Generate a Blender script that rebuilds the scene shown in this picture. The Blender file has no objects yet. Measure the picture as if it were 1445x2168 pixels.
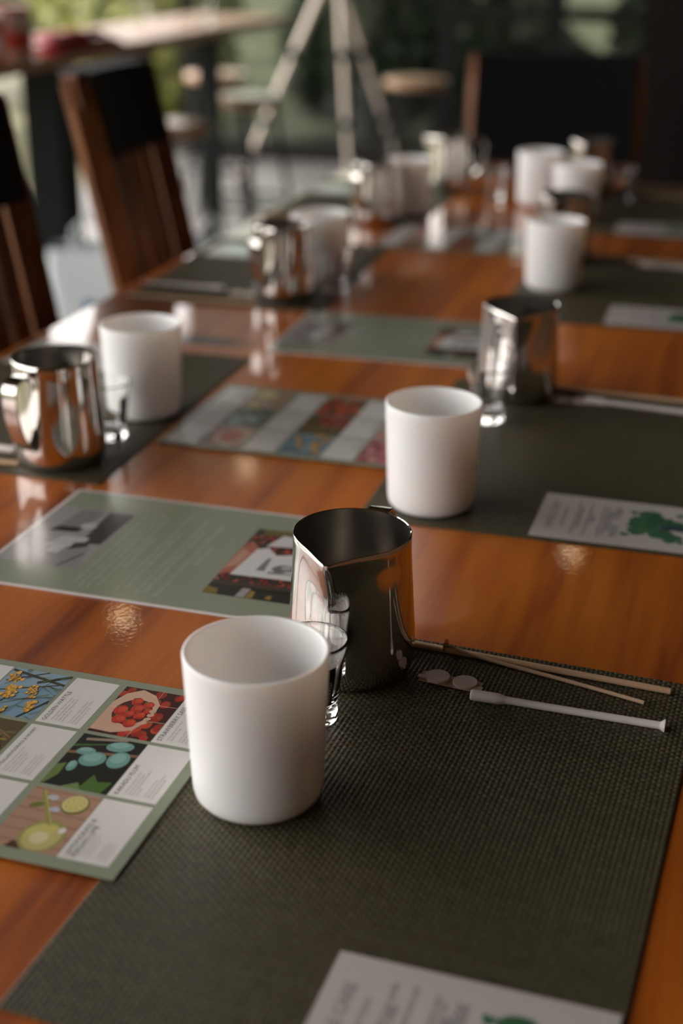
import bpy, bmesh, math, random
import numpy as np
from mathutils import Vector, Matrix
random.seed(7)
rng = np.random.default_rng(7)
S = bpy.context.scene
C = S.collection
R = math.radians
T = 0.75                                    # height of the table top

# ------------------------------------------------------------------ camera
cam = bpy.data.cameras.new('camera')
cam_o = bpy.data.objects.new('camera', cam); C.objects.link(cam_o)
cam.sensor_fit = 'VERTICAL'; cam.sensor_height = 36.0; cam.lens = 2948.4 / 2168 * 36.0
cam.clip_start = 0.02; cam.clip_end = 200
_p, _r, _y = R(22.771), R(0.3935), R(16.383)
Rv = Vector((math.cos(_y), math.sin(_y), 0)); Fh = Vector((-math.sin(_y), math.cos(_y), 0))
Fw = Fh * math.cos(_p) + Vector((0, 0, -1)) * math.sin(_p)
Uv = Fh * math.sin(_p) + Vector((0, 0, 1)) * math.cos(_p)
rx = Rv * math.cos(_r) + Uv * math.sin(_r); uy = -Rv * math.sin(_r) + Uv * math.cos(_r)
M = Matrix.Identity(4)
for i in range(3):
    M[i][0] = rx[i]; M[i][1] = uy[i]; M[i][2] = -Fw[i]
M[2][3] = T + 0.50283
cam_o.matrix_world = M
cam.dof.use_dof = True; cam.dof.focus_distance = 0.985; cam.dof.aperture_fstop = 3.1
S.camera = cam_o

# ------------------------------------------------------------------ light and exposure
S.view_settings.view_transform = 'Standard'; S.view_settings.look = 'None'
S.view_settings.gamma = 1; S.view_settings.use_curve_mapping = False
S.view_settings.exposure = 1.25
S.cycles.use_denoising = True
S.cycles.max_bounces = 10; S.cycles.transparent_max_bounces = 16
S.cycles.sample_clamp_indirect = 6
W = bpy.data.worlds.new('overcast_sky'); S.world = W; W.use_nodes = True
wn = W.node_tree; bg = wn.nodes['Background']
bg.inputs[0].default_value = (1.0, 0.955, 0.915, 1); bg.inputs[1].default_value = 2.2
H = 3.3                                                 # ceiling height
XN, XF, XR = -2.25, -3.3, 2.3                           # glazed left side near the table, open bay further back, right wall
YN, YJ, Y1 = -3.4, 3.05, 7.8                            # front wall, jog of the left side, back wall

def portal(name, loc, rot, sx, sy):
    l = bpy.data.lights.new(name, 'AREA'); l.shape = 'RECTANGLE'; l.size = sx; l.size_y = sy
    l.cycles.is_portal = True
    o = bpy.data.objects.new(name, l); C.objects.link(o); o.location = loc; o.rotation_euler = rot
portal('window_daylight', (XN + .02, (YN + YJ) / 2, 1.7), (0, R(-90), 0), 3.0, YJ - YN)
portal('open_bay_daylight', (XF + .02, (3.2 + Y1) / 2, 1.3), (0, R(-90), 0), 2.6, Y1 - 3.2)

# ------------------------------------------------------------------ material helpers
def mat(name, col=(.5, .5, .5), rough=.5, metal=0., **kw):
    m = bpy.data.materials.new(name); m.use_nodes = True
    b = m.node_tree.nodes['Principled BSDF']
    b.inputs['Base Color'].default_value = (*col, 1); b.inputs['Roughness'].default_value = rough
    b.inputs['Metallic'].default_value = metal
    for k, v in kw.items():
        b.inputs[k.replace('_', ' ')].default_value = v
    return m
def N(m, t, **kw):
    n = m.node_tree.nodes.new(t)
    for k, v in kw.items(): setattr(n, k, v)
    return n
def L(m, a, b): m.node_tree.links.new(a, b)
def bsdf(m): return m.node_tree.nodes['Principled BSDF']
def ramp(m, fac, stops):
    r = N(m, 'ShaderNodeValToRGB'); L(m, fac, r.inputs[0])
    e = r.color_ramp.elements
    while len(e) < len(stops): e.new(.5)
    for el, (p, c) in zip(e, stops): el.position = p; el.color = (*c, 1)
    return r.outputs[0]
def noise(m, scale, vec=(1, 1, 1), detail=3, coord='Object', rough=.5):
    tc = N(m, 'ShaderNodeTexCoord'); mp = N(m, 'ShaderNodeMapping'); mp.inputs['Scale'].default_value = vec
    L(m, tc.outputs[coord], mp.inputs[0]); n = N(m, 'ShaderNodeTexNoise')
    n.inputs['Scale'].default_value = scale; n.inputs['Detail'].default_value = detail; n.inputs['Roughness'].default_value = rough
    L(m, mp.outputs[0], n.inputs['Vector']); return n.outputs[0]
def bump(m, h, strength, dist):
    b = N(m, 'ShaderNodeBump'); b.inputs['Strength'].default_value = strength; b.inputs['Distance'].default_value = dist
    L(m, h, b.inputs['Height']); L(m, b.outputs[0], bsdf(m).inputs['Normal']); return b
def wood(name, stops, scale=3, axis=(14, 1, 14), rough=.35, coat=0., coat_rough=.08, bumpy=.0, detail=4):
    m = mat(name, rough=rough)
    n = noise(m, scale, axis, detail, rough=.6)
    L(m, ramp(m, n, stops), bsdf(m).inputs['Base Color'])
    bsdf(m).inputs['Coat Weight'].default_value = coat; bsdf(m).inputs['Coat Roughness'].default_value = coat_rough
    return m

MT = {}
# varnished table wood with board-long grain and a dark oval patch
m = MT['table'] = mat('varnished_honey_wood', rough=.42)
g1 = noise(m, 2.2, (9, .6, 9), 6, rough=.6); g2 = noise(m, 1.3, (1, .7, 1), 2)
c1 = ramp(m, g1, [(.30, (.24, .046, .004)), (.43, (.50, .122, .008)), (.57, (.68, .195, .012)), (.72, (.42, .088, .006))])
c2 = ramp(m, g2, [(.3, (.62, .55, .5)), (.65, (1, 1, 1))])
mx = N(m, 'ShaderNodeMix', data_type='RGBA', blend_type='MULTIPLY'); mx.inputs[0].default_value = .8
L(m, c1, mx.inputs[6]); L(m, c2, mx.inputs[7])
tc = N(m, 'ShaderNodeTexCoord'); vm = N(m, 'ShaderNodeMapping'); vm.inputs['Location'].default_value = (.68 * 7, -1.655 * 20, 0); vm.inputs['Scale'].default_value = (7, 20, 0)
L(m, tc.outputs['Object'], vm.inputs[0]); vl = N(m, 'ShaderNodeVectorMath', operation='LENGTH'); L(m, vm.outputs[0], vl.inputs[0])
dark_oval = ramp(m, vl.outputs['Value'], [(.25, (.12, .09, .07)), (.62, (1, 1, 1))])
mk = N(m, 'ShaderNodeMix', data_type='RGBA', blend_type='MULTIPLY'); mk.inputs[0].default_value = 1
L(m, mx.outputs[2], mk.inputs[6]); L(m, dark_oval, mk.inputs[7]); L(m, mk.outputs[2], bsdf(m).inputs['Base Color'])
bsdf(m).inputs['Coat Weight'].default_value = .85; bsdf(m).inputs['Coat Roughness'].default_value = .035
op = noise(m, 260, (1, 1, 1), 2); bb = N(m, 'ShaderNodeBump'); bb.inputs['Strength'].default_value = .12; bb.inputs['Distance'].default_value = .0003
L(m, op, bb.inputs['Height']); L(m, bb.outputs[0], bsdf(m).inputs['Coat Normal'])
MT['darkwood'] = wood('dark_brown_chair_wood', [(.3, (.045, .016, .006)), (.5, (.13, .045, .013)), (.7, (.20, .072, .022))], 3, (12, 12, 1.5), .5)
MT['darkwood'].node_tree.nodes['Principled BSDF'].inputs['Specular IOR Level'].default_value = .2
MT['midwood'] = wood('warm_brown_wood', [(.3, (.10, .042, .016)), (.6, (.22, .10, .042))], 3, (12, 12, 1.2), .4)
MT['palewood'] = wood('pale_bar_wood', [(.3, (.34, .15, .055)), (.5, (.46, .22, .085)), (.7, (.52, .27, .12))], 2, (10, 1, 10), .5, .1, .3)
MT['stoolwood'] = wood('stool_seat_wood', [(.3, (.45, .24, .12)), (.6, (.68, .42, .24))], 3, (9, 1, 9), .32, .4, .15)
MT['leather'] = mat('black_leather', (.004, .004, .004), .75, Specular_IOR_Level=.15)
MT['headleather'] = mat('worn_black_leather', (.005, .005, .0055), .8, Specular_IOR_Level=.06)
MT['blackmetal'] = mat('black_metal', (.012, .013, .014), .55, 0., Specular_IOR_Level=.3)
MT['darkpost'] = mat('dark_grey_post_paint', (.028, .036, .034), .7, Specular_IOR_Level=.2)
MT['tripod'] = mat('champagne_aluminium', (.80, .70, .60), .38, .35)
MT['tripodlock'] = mat('black_plastic', (.015, .014, .014), .5)
MT['opal'] = mat('opal_white_glass', (.93, .915, .90), .34)
b = bsdf(MT['opal']); b.inputs['Subsurface Weight'].default_value = .8; b.inputs['Subsurface Radius'].default_value = (1, .8, .65); b.inputs['Subsurface Scale'].default_value = .006
b.inputs['Coat Weight'].default_value = .25; b.inputs['Coat Roughness'].default_value = .22
MT['steel'] = mat('polished_stainless_steel', (.66, .63, .60), .07, 1.)
bump(MT['steel'], noise(MT['steel'], 22, (1, 1, .12), 2), .05, .002)
m = MT['brushed'] = mat('brushed_stainless_steel', (.66, .63, .59), .24, 1.)
bump(m, noise(m, 60, (1, 1, 22), 3), .2, .0004)
MT['glass'] = mat('clear_glass', (1, 1, 1), .0, Transmission_Weight=1., IOR=1.47)
MT['print'] = mat('black_printed_ink', (.010, .010, .010), .4)
MT['whiteink'] = mat('white_ink', (.75, .75, .75), .5)
MT['silicone'] = mat('white_plastic', (.74, .69, .66), .42, Subsurface_Weight=.2, Subsurface_Scale=.003)
m = MT['dowel'] = wood('pale_birch_dowel', [(.3, (.62, .40, .23)), (.6, (.78, .54, .34))], 4, (1, 40, 40), .55)
MT['cord'] = mat('waxed_wick_cord', (.62, .42, .27), .6)
MT['kraft'] = mat('tan_backing_paper', (.50, .33, .22), .5)
MT['sticker'] = mat('white_foam_sticker', (.78, .68, .60), .55)
MT['tab'] = mat('tin_wick_tab', (.55, .48, .38), .25, 1.)
MT['sage'] = mat('sage_green_laminate', (.27, .305, .225), .3, Coat_Weight=.7, Coat_Roughness=.12)
MT['sheetwhite'] = mat('white_laminate', (.76, .71, .70), .3, Coat_Weight=.7, Coat_Roughness=.12)
MT['panel'] = mat('white_printed_panel', (.74, .72, .70), .3, Coat_Weight=.7, Coat_Roughness=.12)
MT['cardwhite'] = mat('white_card_stock', (.56, .52, .50), .4, Coat_Weight=.3, Coat_Roughness=.2)
MT['ink'] = mat('dark_grey_ink', (.05, .05, .055), .4)
MT['greyink'] = mat('mid_grey_ink', (.26, .25, .25), .4)
MT['paleink'] = mat('pale_ink', (.44, .47, .40), .35)
m = MT['photo'] = mat('printed_photo_ink', rough=.3, Coat_Weight=.7, Coat_Roughness=.12)
at = N(m, 'ShaderNodeAttribute', attribute_name='ink'); L(m, at.outputs['Color'], bsdf(m).inputs['Base Color'])
m = MT['mat'] = mat('woven_vinyl_olive', rough=.42)
at = N(m, 'ShaderNodeAttribute', attribute_name='yarn'); nz = noise(m, 9, (1, 1, 1), 2)
mxm = N(m, 'ShaderNodeMix', data_type='RGBA'); mxm.inputs[6].default_value = (.034, .026, .013, 1); mxm.inputs[7].default_value = (.122, .108, .062, 1)
L(m, at.outputs['Fac'], mxm.inputs[0]); L(m, mxm.outputs[2], bsdf(m).inputs['Base Color'])
m = MT['floor'] = mat('grey_concrete_floor', rough=.4)
L(m, ramp(m, noise(m, 2.5, detail=5), [(.35, (.16, .145, .14)), (.65, (.27, .25, .245))]), bsdf(m).inputs['Base Color'])
MT['wall'] = mat('dark_olive_wall_paint', (.04, .036, .030), .8, Specular_IOR_Level=.2)
MT['rightwall'] = mat('brown_panelled_wall', (.11, .055, .028), .8, Specular_IOR_Level=.2)
MT['ceiling'] = mat('dark_timber_ceiling', (.10, .058, .032), .6)
MT['frame'] = mat('black_door_frame', (.010, .009, .008), .7, Specular_IOR_Level=.2)
MT['pillar'] = mat('black_pillar_paint', (.011, .009, .008), .8, Specular_IOR_Level=.15)
m = MT['tint'] = mat('tinted_door_glass')
nt = m.node_tree; nt.nodes.remove(bsdf(m)); tr = N(m, 'ShaderNodeBsdfTransparent'); tr.inputs[0].default_value = (.50, .54, .50, 1)  # tint dims the garden behind, shade put into the glass colour
gl = N(m, 'ShaderNodeBsdfGlossy'); gl.inputs['Roughness'].default_value = .02; fr = N(m, 'ShaderNodeFresnel'); fr.inputs[0].default_value = 1.45
ms = N(m, 'ShaderNodeMixShader'); L(m, fr.outputs[0], ms.inputs[0]); L(m, tr.outputs[0], ms.inputs[1]); L(m, gl.outputs[0], ms.inputs[2])
L(m, ms.outputs[0], nt.nodes['Material Output'].inputs[0])
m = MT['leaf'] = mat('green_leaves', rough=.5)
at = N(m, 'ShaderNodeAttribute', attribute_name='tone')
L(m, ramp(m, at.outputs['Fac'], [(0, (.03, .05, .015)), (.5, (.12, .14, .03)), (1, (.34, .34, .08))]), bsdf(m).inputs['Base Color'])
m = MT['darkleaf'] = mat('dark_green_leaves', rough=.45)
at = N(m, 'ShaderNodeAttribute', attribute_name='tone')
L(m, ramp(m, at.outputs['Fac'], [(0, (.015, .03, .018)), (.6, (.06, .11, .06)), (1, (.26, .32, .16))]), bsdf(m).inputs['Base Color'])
MT['stem'] = mat('brown_stem', (.06, .04, .025), .8)
m = MT['ground'] = mat('garden_ground', rough=.9)
L(m, ramp(m, noise(m, 1.1, detail=6), [(.4, (.05, .055, .02)), (.6, (.17, .16, .09)), (.7, (.30, .26, .18))]), bsdf(m).inputs['Base Color'])
MT['bag'] = mat('white_paper_bag', (.60, .66, .68), .6)
MT['blue'] = mat('blue_print', (.03, .10, .30), .5)
MT['red'] = mat('red_cotton', (.50, .02, .035), .8)
MT['pink'] = mat('pink_cotton', (.75, .16, .20), .8)
MT['tin'] = mat('white_tin', (.72, .66, .63), .3)
MT['tinred'] = mat('orange_red_label', (.62, .10, .05), .5)
m = MT['lamp'] = bpy.data.materials.new('warm_lamp_glow'); m.use_nodes = True
nt = m.node_tree; nt.nodes.remove(bsdf(m)); em = N(m, 'ShaderNodeEmission'); em.inputs[0].default_value = (1, .72, .42, 1); em.inputs[1].default_value = 5
L(m, em.outputs[0], nt.nodes['Material Output'].inputs[0])

# ------------------------------------------------------------------ mesh helpers
def link(name, me, parent=None, loc=None, rz=0):
    o = bpy.data.objects.new(name, me); C.objects.link(o)
    if parent: o.parent = parent
    if loc: o.location = loc
    if rz: o.rotation_euler = (0, 0, rz)
    return o
class MB:
    def __init__(s): s.v = []; s.f = []; s.m = []; s.c = []
    def add(s, vs, fs, mi=0, col=None):
        o = len(s.v); s.v += [tuple(v) for v in vs]
        for f in fs: s.f.append([i + o for i in f]); s.m.append(mi); s.c.append(col or (0, 0, 0))
        return s
    def box(s, a, b, mi=0, bev=0.0, M=None):
        bm = bmesh.new(); bmesh.ops.create_cube(bm, size=1)
        for v in bm.verts:
            v.co = Vector([(a[i] + b[i]) / 2 + v.co[i] * (b[i] - a[i]) for i in range(3)])
        if bev: bmesh.ops.bevel(bm, geom=bm.edges[:], offset=bev, segments=2, affect='EDGES', profile=.6)
        return s.bm(bm, mi, M)
    def bm(s, bm, mi=0, M=None):
        if M: bm.transform(M)
        bm.verts.index_update()
        s.add([v.co[:] for v in bm.verts], [[v.index for v in f.verts] for f in bm.faces], mi); bm.free(); return s
    def tube(s, pts, r, n=12, mi=0, cap=True, flat=None):
        pts = [Vector(p) for p in pts]; rs = r if isinstance(r, (list, tuple)) else [r] * len(pts)
        vs = []; up0 = None
        for i, p in enumerate(pts):
            t = (pts[min(i + 1, len(pts) - 1)] - pts[max(i - 1, 0)]).normalized()
            if up0 is None:
                up0 = Vector((0, 0, 1)) if abs(t.z) < .9 else Vector((0, 1, 0))
            a = t.cross(up0).normalized(); b = a.cross(t).normalized(); up0 = b
            for k in range(n):
                th = 2 * math.pi * k / n
                fa, fb = (1, 1) if flat is None else flat
                vs.append(p + a * math.cos(th) * rs[i] * fa + b * math.sin(th) * rs[i] * fb)
        fs = []
        for i in range(len(pts) - 1):
            for k in range(n):
                fs.append([i * n + k, i * n + (k + 1) % n, (i + 1) * n + (k + 1) % n, (i + 1) * n + k])
        if cap: fs.append(list(range(n))[::-1]); fs.append([(len(pts) - 1) * n + k for k in range(n)])
        return s.add(vs, fs, mi)
    def lathe(s, prof, n=64, mi=0, disp=None, closed=False, M=None):
        vs = []; idx = []
        for j, (r, z) in enumerate(prof):
            if r < 1e-6:
                idx.append([len(vs)]); vs.append(Vector((0, 0, z)))
            else:
                row = []
                for k in range(n):
                    th = 2 * math.pi * k / n; rr, zz = (r, z) if disp is None else disp(r, z, th, j)
                    row.append(len(vs)); vs.append(Vector((rr * math.cos(th), rr * math.sin(th), zz)))
                idx.append(row)
        if M: vs = [M @ v for v in vs]
        fs = []
        for j in range(len(prof) - 1):
            a, b = idx[j], idx[j + 1]
            for k in range(n):
                k2 = (k + 1) % n
                if len(a) == 1 and len(b) == 1: continue
                if len(a) == 1: fs.append([a[0], b[k2], b[k]])
                elif len(b) == 1: fs.append([a[k], a[k2], b[0]])
                else: fs.append([a[k], a[k2], b[k2], b[k]])
        mi_l = mi if callable(mi) else None
        return s.add(vs, fs, 0 if mi_l else mi)
    def poly(s, pts, z, col=None, mi=0):
        return s.add([(x, y, z) for x, y in pts], [list(range(len(pts)))], mi, col)
    def build(s, name, mats, parent=None, smooth=False, loc=None, rz=0, ink=False, sharp=None):
        me = bpy.data.meshes.new(name); me.from_pydata(s.v, [], s.f)
        for m_ in (mats if isinstance(mats, (list, tuple)) else [mats]): me.materials.append(m_)
        me.polygons.foreach_set('material_index', s.m)
        if ink:
            a = me.attributes.new('ink', 'FLOAT_COLOR', 'FACE')
            a.data.foreach_set('color', np.array([(*c, 1) for c in s.c], 'f').ravel())
        bm = bmesh.new(); bm.from_mesh(me)
        if not ink: bmesh.ops.recalc_face_normals(bm, faces=bm.faces[:])
        bm.to_mesh(me); bm.free()
        if smooth:
            me.polygons.foreach_set('use_smooth', [True] * len(me.polygons))
            me.set_sharp_from_angle(angle=R(sharp or 38))
        me.update()
        return link(name, me, parent, loc, rz)
def tag(o, label, cat=None, group=None, kind=None):
    if label: o['label'] = label
    if cat: o['category'] = cat
    if group: o['group'] = group
    if kind: o['kind'] = kind
    return o
def thing(name, label, cat, loc=(0, 0, 0), rz=0, group=None):
    o = link(name, None, None, loc, rz); o.empty_display_size = .03
    return tag(o, label, cat, group)
def struct(o): o['kind'] = 'structure'; return o
def copy_tree(o, parent=None):
    c = o.copy(); C.objects.link(c)
    if parent: c.parent = parent
    for ch in [x for x in list(bpy.data.objects) if x.parent == o]: copy_tree(ch, c)
    return c
def place(first, used, loc, rz, label, group=None):
    o = first if not used else copy_tree(first)
    o.location = loc; o.rotation_euler = (0, 0, rz); o['label'] = label
    if group: o['group'] = group
    return o
def text_data(body, size, length=None, align='LEFT', spacing=1.0, thin=0.0):
    """letters as flat polygons in a local frame: x along the line, y up"""
    cu = bpy.data.curves.new('t', 'FONT'); cu.body = body; cu.size = size; cu.align_x = align; cu.space_line = spacing
    cu.offset = thin; cu.resolution_u = 2; cu.fill_mode = 'FRONT'
    o = bpy.data.objects.new('t', cu); C.objects.link(o)
    me = bpy.data.meshes.new_from_object(o.evaluated_get(bpy.context.evaluated_depsgraph_get()))
    v = np.array([w.co[:] for w in me.vertices]); f = [list(p.vertices) for p in me.polygons]
    bpy.data.objects.remove(o); bpy.data.curves.remove(cu); bpy.data.meshes.remove(me)
    if length: v = v * (length / (v[:, 0].max() - v[:, 0].min()))
    return v, f

# ------------------------------------------------------------------ the setting
struct(MB().box((XF - .1, YN - .2, -.12), (XR + .2, Y1 + .1, 0)).build('floor', MT['floor']))
struct(MB().box((XF - .2, YN - .2, H), (XR + .2, Y1 + .2, H + .15)).build('ceiling', MT['ceiling']))
w = MB().box((XN - .15, YN - .2, 0), (XN, YN, H)).box((XN - .15, YN, 0), (XN, YJ, .25)).box((XN - .15, YN, 3.15), (XN, YJ, H)).box((XF - .1, YJ, 0), (XN, YJ + .15, H)).box((XF - .15, YJ + .15, 2.6), (XF, Y1 + .1, H)).box((XF - .15, 5.0, 0), (XF, 5.12, 2.6))
struct(w.build('wall_left', MT['wall']))
w = MB().box((XN - .10, YN, .25), (XN - .04, YJ, .31)).box((XN - .10, YN, 3.09), (XN - .04, YJ, 3.15))
n = 4
for k in range(n + 1):
    t = YN + .03 + (YJ - YN - .06) * k / n; w.box((XN - .10, t - .03, .31), (XN - .04, t + .03, 3.09))
struct(w.build('window_1', MT['frame']))
w = MB().box((XR, YN, 0), (XR + .2, Y1, H))
struct(w.build('wall_right', MT['rightwall']))
struct(MB().box((XN, YN - .2, 0), (XR + .2, YN, H)).build('wall_front', MT['rightwall']))
# back wall with dark framed tinted glass doors
w = MB().box((XF, Y1, 2.35), (XR + .2, Y1 + .15, H)).box((.6, Y1, 0), (XR + .2, Y1 + .15, 2.35))
struct(w.build('wall_back', MT['wall']))
px = [XF + .02, -1.73, -1.14, -.28, .6]
for k in range(4):
    a, b = px[k], px[k + 1]; w = MB(); t = .05
    w.box((a, Y1 + .02, .0), (a + t, Y1 + .1, 2.35)).box((b - t, Y1 + .02, 0), (b, Y1 + .1, 2.35))
    w.box((a + t, Y1 + .02, 0), (b - t, Y1 + .1, .10)).box((a + t, Y1 + .02, 2.27), (b - t, Y1 + .1, 2.35))
    if k >= 1: w.box((a + t, Y1 + .02, .80), (b - t, Y1 + .1, .87))
    d = struct(w.build('door_%d' % (k + 1), MT['frame']))
    MB().box((a + t, Y1 + .055, .10), (b - t, Y1 + .065, 2.27)).build('door_pane', MT['tint'], d)
struct(MB().box((-.36, 4.2, 0), (1.9, 4.55, H)).build('wall_pillar', MT['pillar']))
g = MB().box((-30, -25, -.35), (30, 40, -.13)); struct(g.build('ground', MT['ground']))
struct(MB().box((XF, Y1 + .2, 2.45), (3.2, 12.8, 2.6)).build('garden_shade_slab', MT['ceiling']))  # unseen slab added to keep sky light off the garden behind the doors
# downlights
for x, y, lab in [(-2.67, 5.40, 'round warm ceiling downlight nearest the camera above the bar table'), (-2.81, 7.48, 'round warm ceiling downlight by the back wall on the left'), (-.73, 6.81, 'round warm ceiling downlight on the right, behind the black pillar')]:
    o = thing('ceiling_downlight', lab, 'ceiling light', (x, y, H), 0, 'ceiling downlights')
    MB().lathe([(.055, 0), (.07, 0), (.07, -.012), (.055, -.012), (.055, 0)], 24).build('trim_ring', MT['blackmetal'], o, True)
    MB().lathe([(0, -.004), (.054, -.004)], 24).build('diffuser', MT['lamp'], o)

# ------------------------------------------------------------------ garden
def leaves(n, cx, shape, size, tone):
    vs = np.zeros((n, 4, 3)); tn = np.zeros(n)
    for i in range(n):
        while True:
            p = rng.uniform(-1, 1, 3)
            if .35 < np.dot(p, p) < 1: break
        c = p * shape + cx; a = rng.normal(size=3); a /= np.linalg.norm(a); b = np.cross(a, rng.normal(size=3)); b /= np.linalg.norm(b)
        s = size * rng.uniform(.6, 1.3)
        vs[i] = [c - a * s, c - b * s * .45, c + a * s, c + b * s * .45]; tn[i] = np.clip(rng.normal(tone, .22), 0, 1)
    return vs.reshape(-1, 3), tn
def shrub(name, label, n, r, h, size, tone, material, cat='shrub'):
    root = thing(name, label, cat)
    v, tn = leaves(n, np.array([0, 0, h]), np.array([r, r, h * .95]), size, tone)
    me = bpy.data.meshes.new('foliage'); me.from_pydata(v.tolist(), [], [[4 * i, 4 * i + 1, 4 * i + 2, 4 * i + 3] for i in range(n)])
    a = me.attributes.new('tone', 'FLOAT', 'FACE'); a.data.foreach_set('value', tn.astype('f')); me.materials.append(material)
    link('foliage', me, root)
    st = MB()
    for k in range(5):
        th = k * 1.3; st.tube([(0, 0, 0), (math.cos(th) * r * .2, math.sin(th) * r * .2, h * .5), (math.cos(th) * r * .5, math.sin(th) * r * .5, h * 1.3)], [.03, .02, .008], 6)
    st.build('stems', MT['stem'], root)
    return root
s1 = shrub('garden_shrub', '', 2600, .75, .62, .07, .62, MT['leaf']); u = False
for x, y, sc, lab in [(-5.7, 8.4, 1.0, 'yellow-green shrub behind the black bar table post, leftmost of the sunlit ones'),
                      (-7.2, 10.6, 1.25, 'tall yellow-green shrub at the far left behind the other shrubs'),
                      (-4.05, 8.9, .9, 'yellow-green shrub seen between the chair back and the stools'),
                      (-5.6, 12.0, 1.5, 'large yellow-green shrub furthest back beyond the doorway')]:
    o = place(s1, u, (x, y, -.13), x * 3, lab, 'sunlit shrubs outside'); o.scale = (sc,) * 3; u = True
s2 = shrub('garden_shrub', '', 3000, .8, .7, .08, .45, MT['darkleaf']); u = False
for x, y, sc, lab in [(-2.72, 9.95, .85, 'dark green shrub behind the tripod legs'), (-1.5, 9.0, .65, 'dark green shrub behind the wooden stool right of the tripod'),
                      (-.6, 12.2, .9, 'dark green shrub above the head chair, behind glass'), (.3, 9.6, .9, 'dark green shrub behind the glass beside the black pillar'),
                      (-3.0, 12.6, 1.4, 'tall dark green shrub furthest back behind the glass')]:
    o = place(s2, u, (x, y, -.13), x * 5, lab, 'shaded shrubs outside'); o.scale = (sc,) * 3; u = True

# ------------------------------------------------------------------ bar table, stools, tripod, bags
bt = thing('bar_table', 'long high table with a pale wooden top on dark posts, behind the chairs', 'table', (-2.27, 4.6, 0))
MB().box((-.24, -1.33, .862), (.24, 1.45, .90), bev=.006).build('tabletop', MT['palewood'], bt)
for y, q in ((-.62, .06), (.70, .035)):
    MB().box((.16 - q, y - q, 0), (.16 + q, y + q, .862), bev=.004).build('leg', MT['darkpost'], bt)
MB().box((-.22, -.68, 0), (-.1, -.56, .862)).build('leg', MT['darkpost'], bt)
MB().box((-.22, .64, 0), (-.1, .76, .862)).build('leg', MT['darkpost'], bt)
def cloth_mound(name, mtl, sx, sy, h, parent=None):
    n = 26; vs = []; fs = []
    for i in range(n + 1):
        for j in range(n + 1):
            a, b = i / n * 2 - 1, j / n * 2 - 1
            e = max(0, 1 - max(abs(a), abs(b)) ** 4)
            vs.append((a * sx * (1 + .06 * math.sin(5 * b)), b * sy * (1 + .05 * math.sin(4 * a)), .002 + h * e * (.75 + .25 * math.sin(3.1 * a + 4 * b) * math.cos(5 * b))))
    for i in range(n):
        for j in range(n): fs.append([i * (n + 1) + j, (i + 1) * (n + 1) + j, (i + 1) * (n + 1) + j + 1, i * (n + 1) + j + 1])
    ring = [i * (n + 1) for i in range(n + 1)] + [n * (n + 1) + j for j in range(1, n + 1)] + [i * (n + 1) + n for i in range(n - 1, -1, -1)] + [j for j in range(n - 1, 0, -1)]
    fs.append(ring)
    return MB().add(vs, fs).build(name, mtl, parent, True, sharp=60)
rc = thing('folded_apron', 'crumpled red and pink cloth at the edge of the pale bar table', 'cloth', (-2.085, 4.12, .90))
cloth_mound('lower_fold', MT['red'], .075, .24, .035, rc); o = cloth_mound('upper_fold', MT['pink'], .06, .19, .03, rc); o.location = (-.01, -.03, .031)
for (x, y, r, h, lab, mm) in [(-2.085, 3.75, .052, .125, 'white tin with a red band on the bar table, nearest the red cloth', 'tin'),
                              (-2.08, 3.615, .036, .11, 'orange-red tin at the left edge of the bar table', 'tinred')]:
    o = thing('storage_tin', lab, 'tin', (x, y, .90), 0, 'tins on the bar table')
    MB().lathe([(0, 0), (r, 0), (r, h), (r - .004, h + .004), (0, h + .004)], 32).build('body', MT[mm], o, True)
    MB().lathe([(r + .001, h * .2), (r + .001, h * .62)], 32).build('label_band', MT['tinred' if mm == 'tin' else 'tin'], o, True)
    MB().lathe([(0, h + .004), (r + .002, h + .004), (r + .002, h + .018), (0, h + .02)], 32).build('lid', MT['tin'] if mm == 'tinred' else MT['tinred'], o, True)
for (x, y, lab) in [(-2.45, 5.45, 'clear tumbler standing on the bar table, the nearer one'), (-2.14, 5.35, 'clear tumbler at the far end of the bar table')]:
    tag(MB().lathe([(0, 0), (.028, 0), (.034, .09), (.032, .09), (.026, .008), (0, .008)], 32).build('tumbler', MT['glass'], None, True, (x, y, .90)), lab, 'glass', 'tumblers on the bar table')

st = thing('bar_stool', '', 'stool')
MB().lathe([(0, .575), (.13, .575), (.146, .585), (.150, .60), (.146, .615), (.13, .62), (.03, .612), (0, .611)], 40).build('seat', MT['stoolwood'], st, True)
for k in range(4):
    th = R(45 + 90 * k); c, s_ = math.cos(th), math.sin(th)
    MB().tube([(c * .11, s_ * .11, .578), (c * .20, s_ * .20, 0)], .011, 8).build('leg', MT['blackmetal'], st, True)
MB().tube([(math.cos(t) * .172, math.sin(t) * .172, .19) for t in np.linspace(0, 2 * math.pi, 33)], .008, 8, cap=False).build('foot_ring', MT['blackmetal'], st, True)
u = False
for x, y, lab in [(-2.01, 4.65, 'round wooden stool right behind the near chair back, lowest in the picture'),
                  (-2.05, 5.56, 'round wooden stool left of the tripod leg, middle of the three by the bar table'),
                  (-2.52, 6.42, 'round wooden stool furthest back beside the bar table'),
                  (-1.56, 6.47, 'round wooden stool alone on the right of the tripod')]:
    place(st, u, (x, y, 0), x, lab, 'round wooden stools with black legs'); u = True

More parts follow.
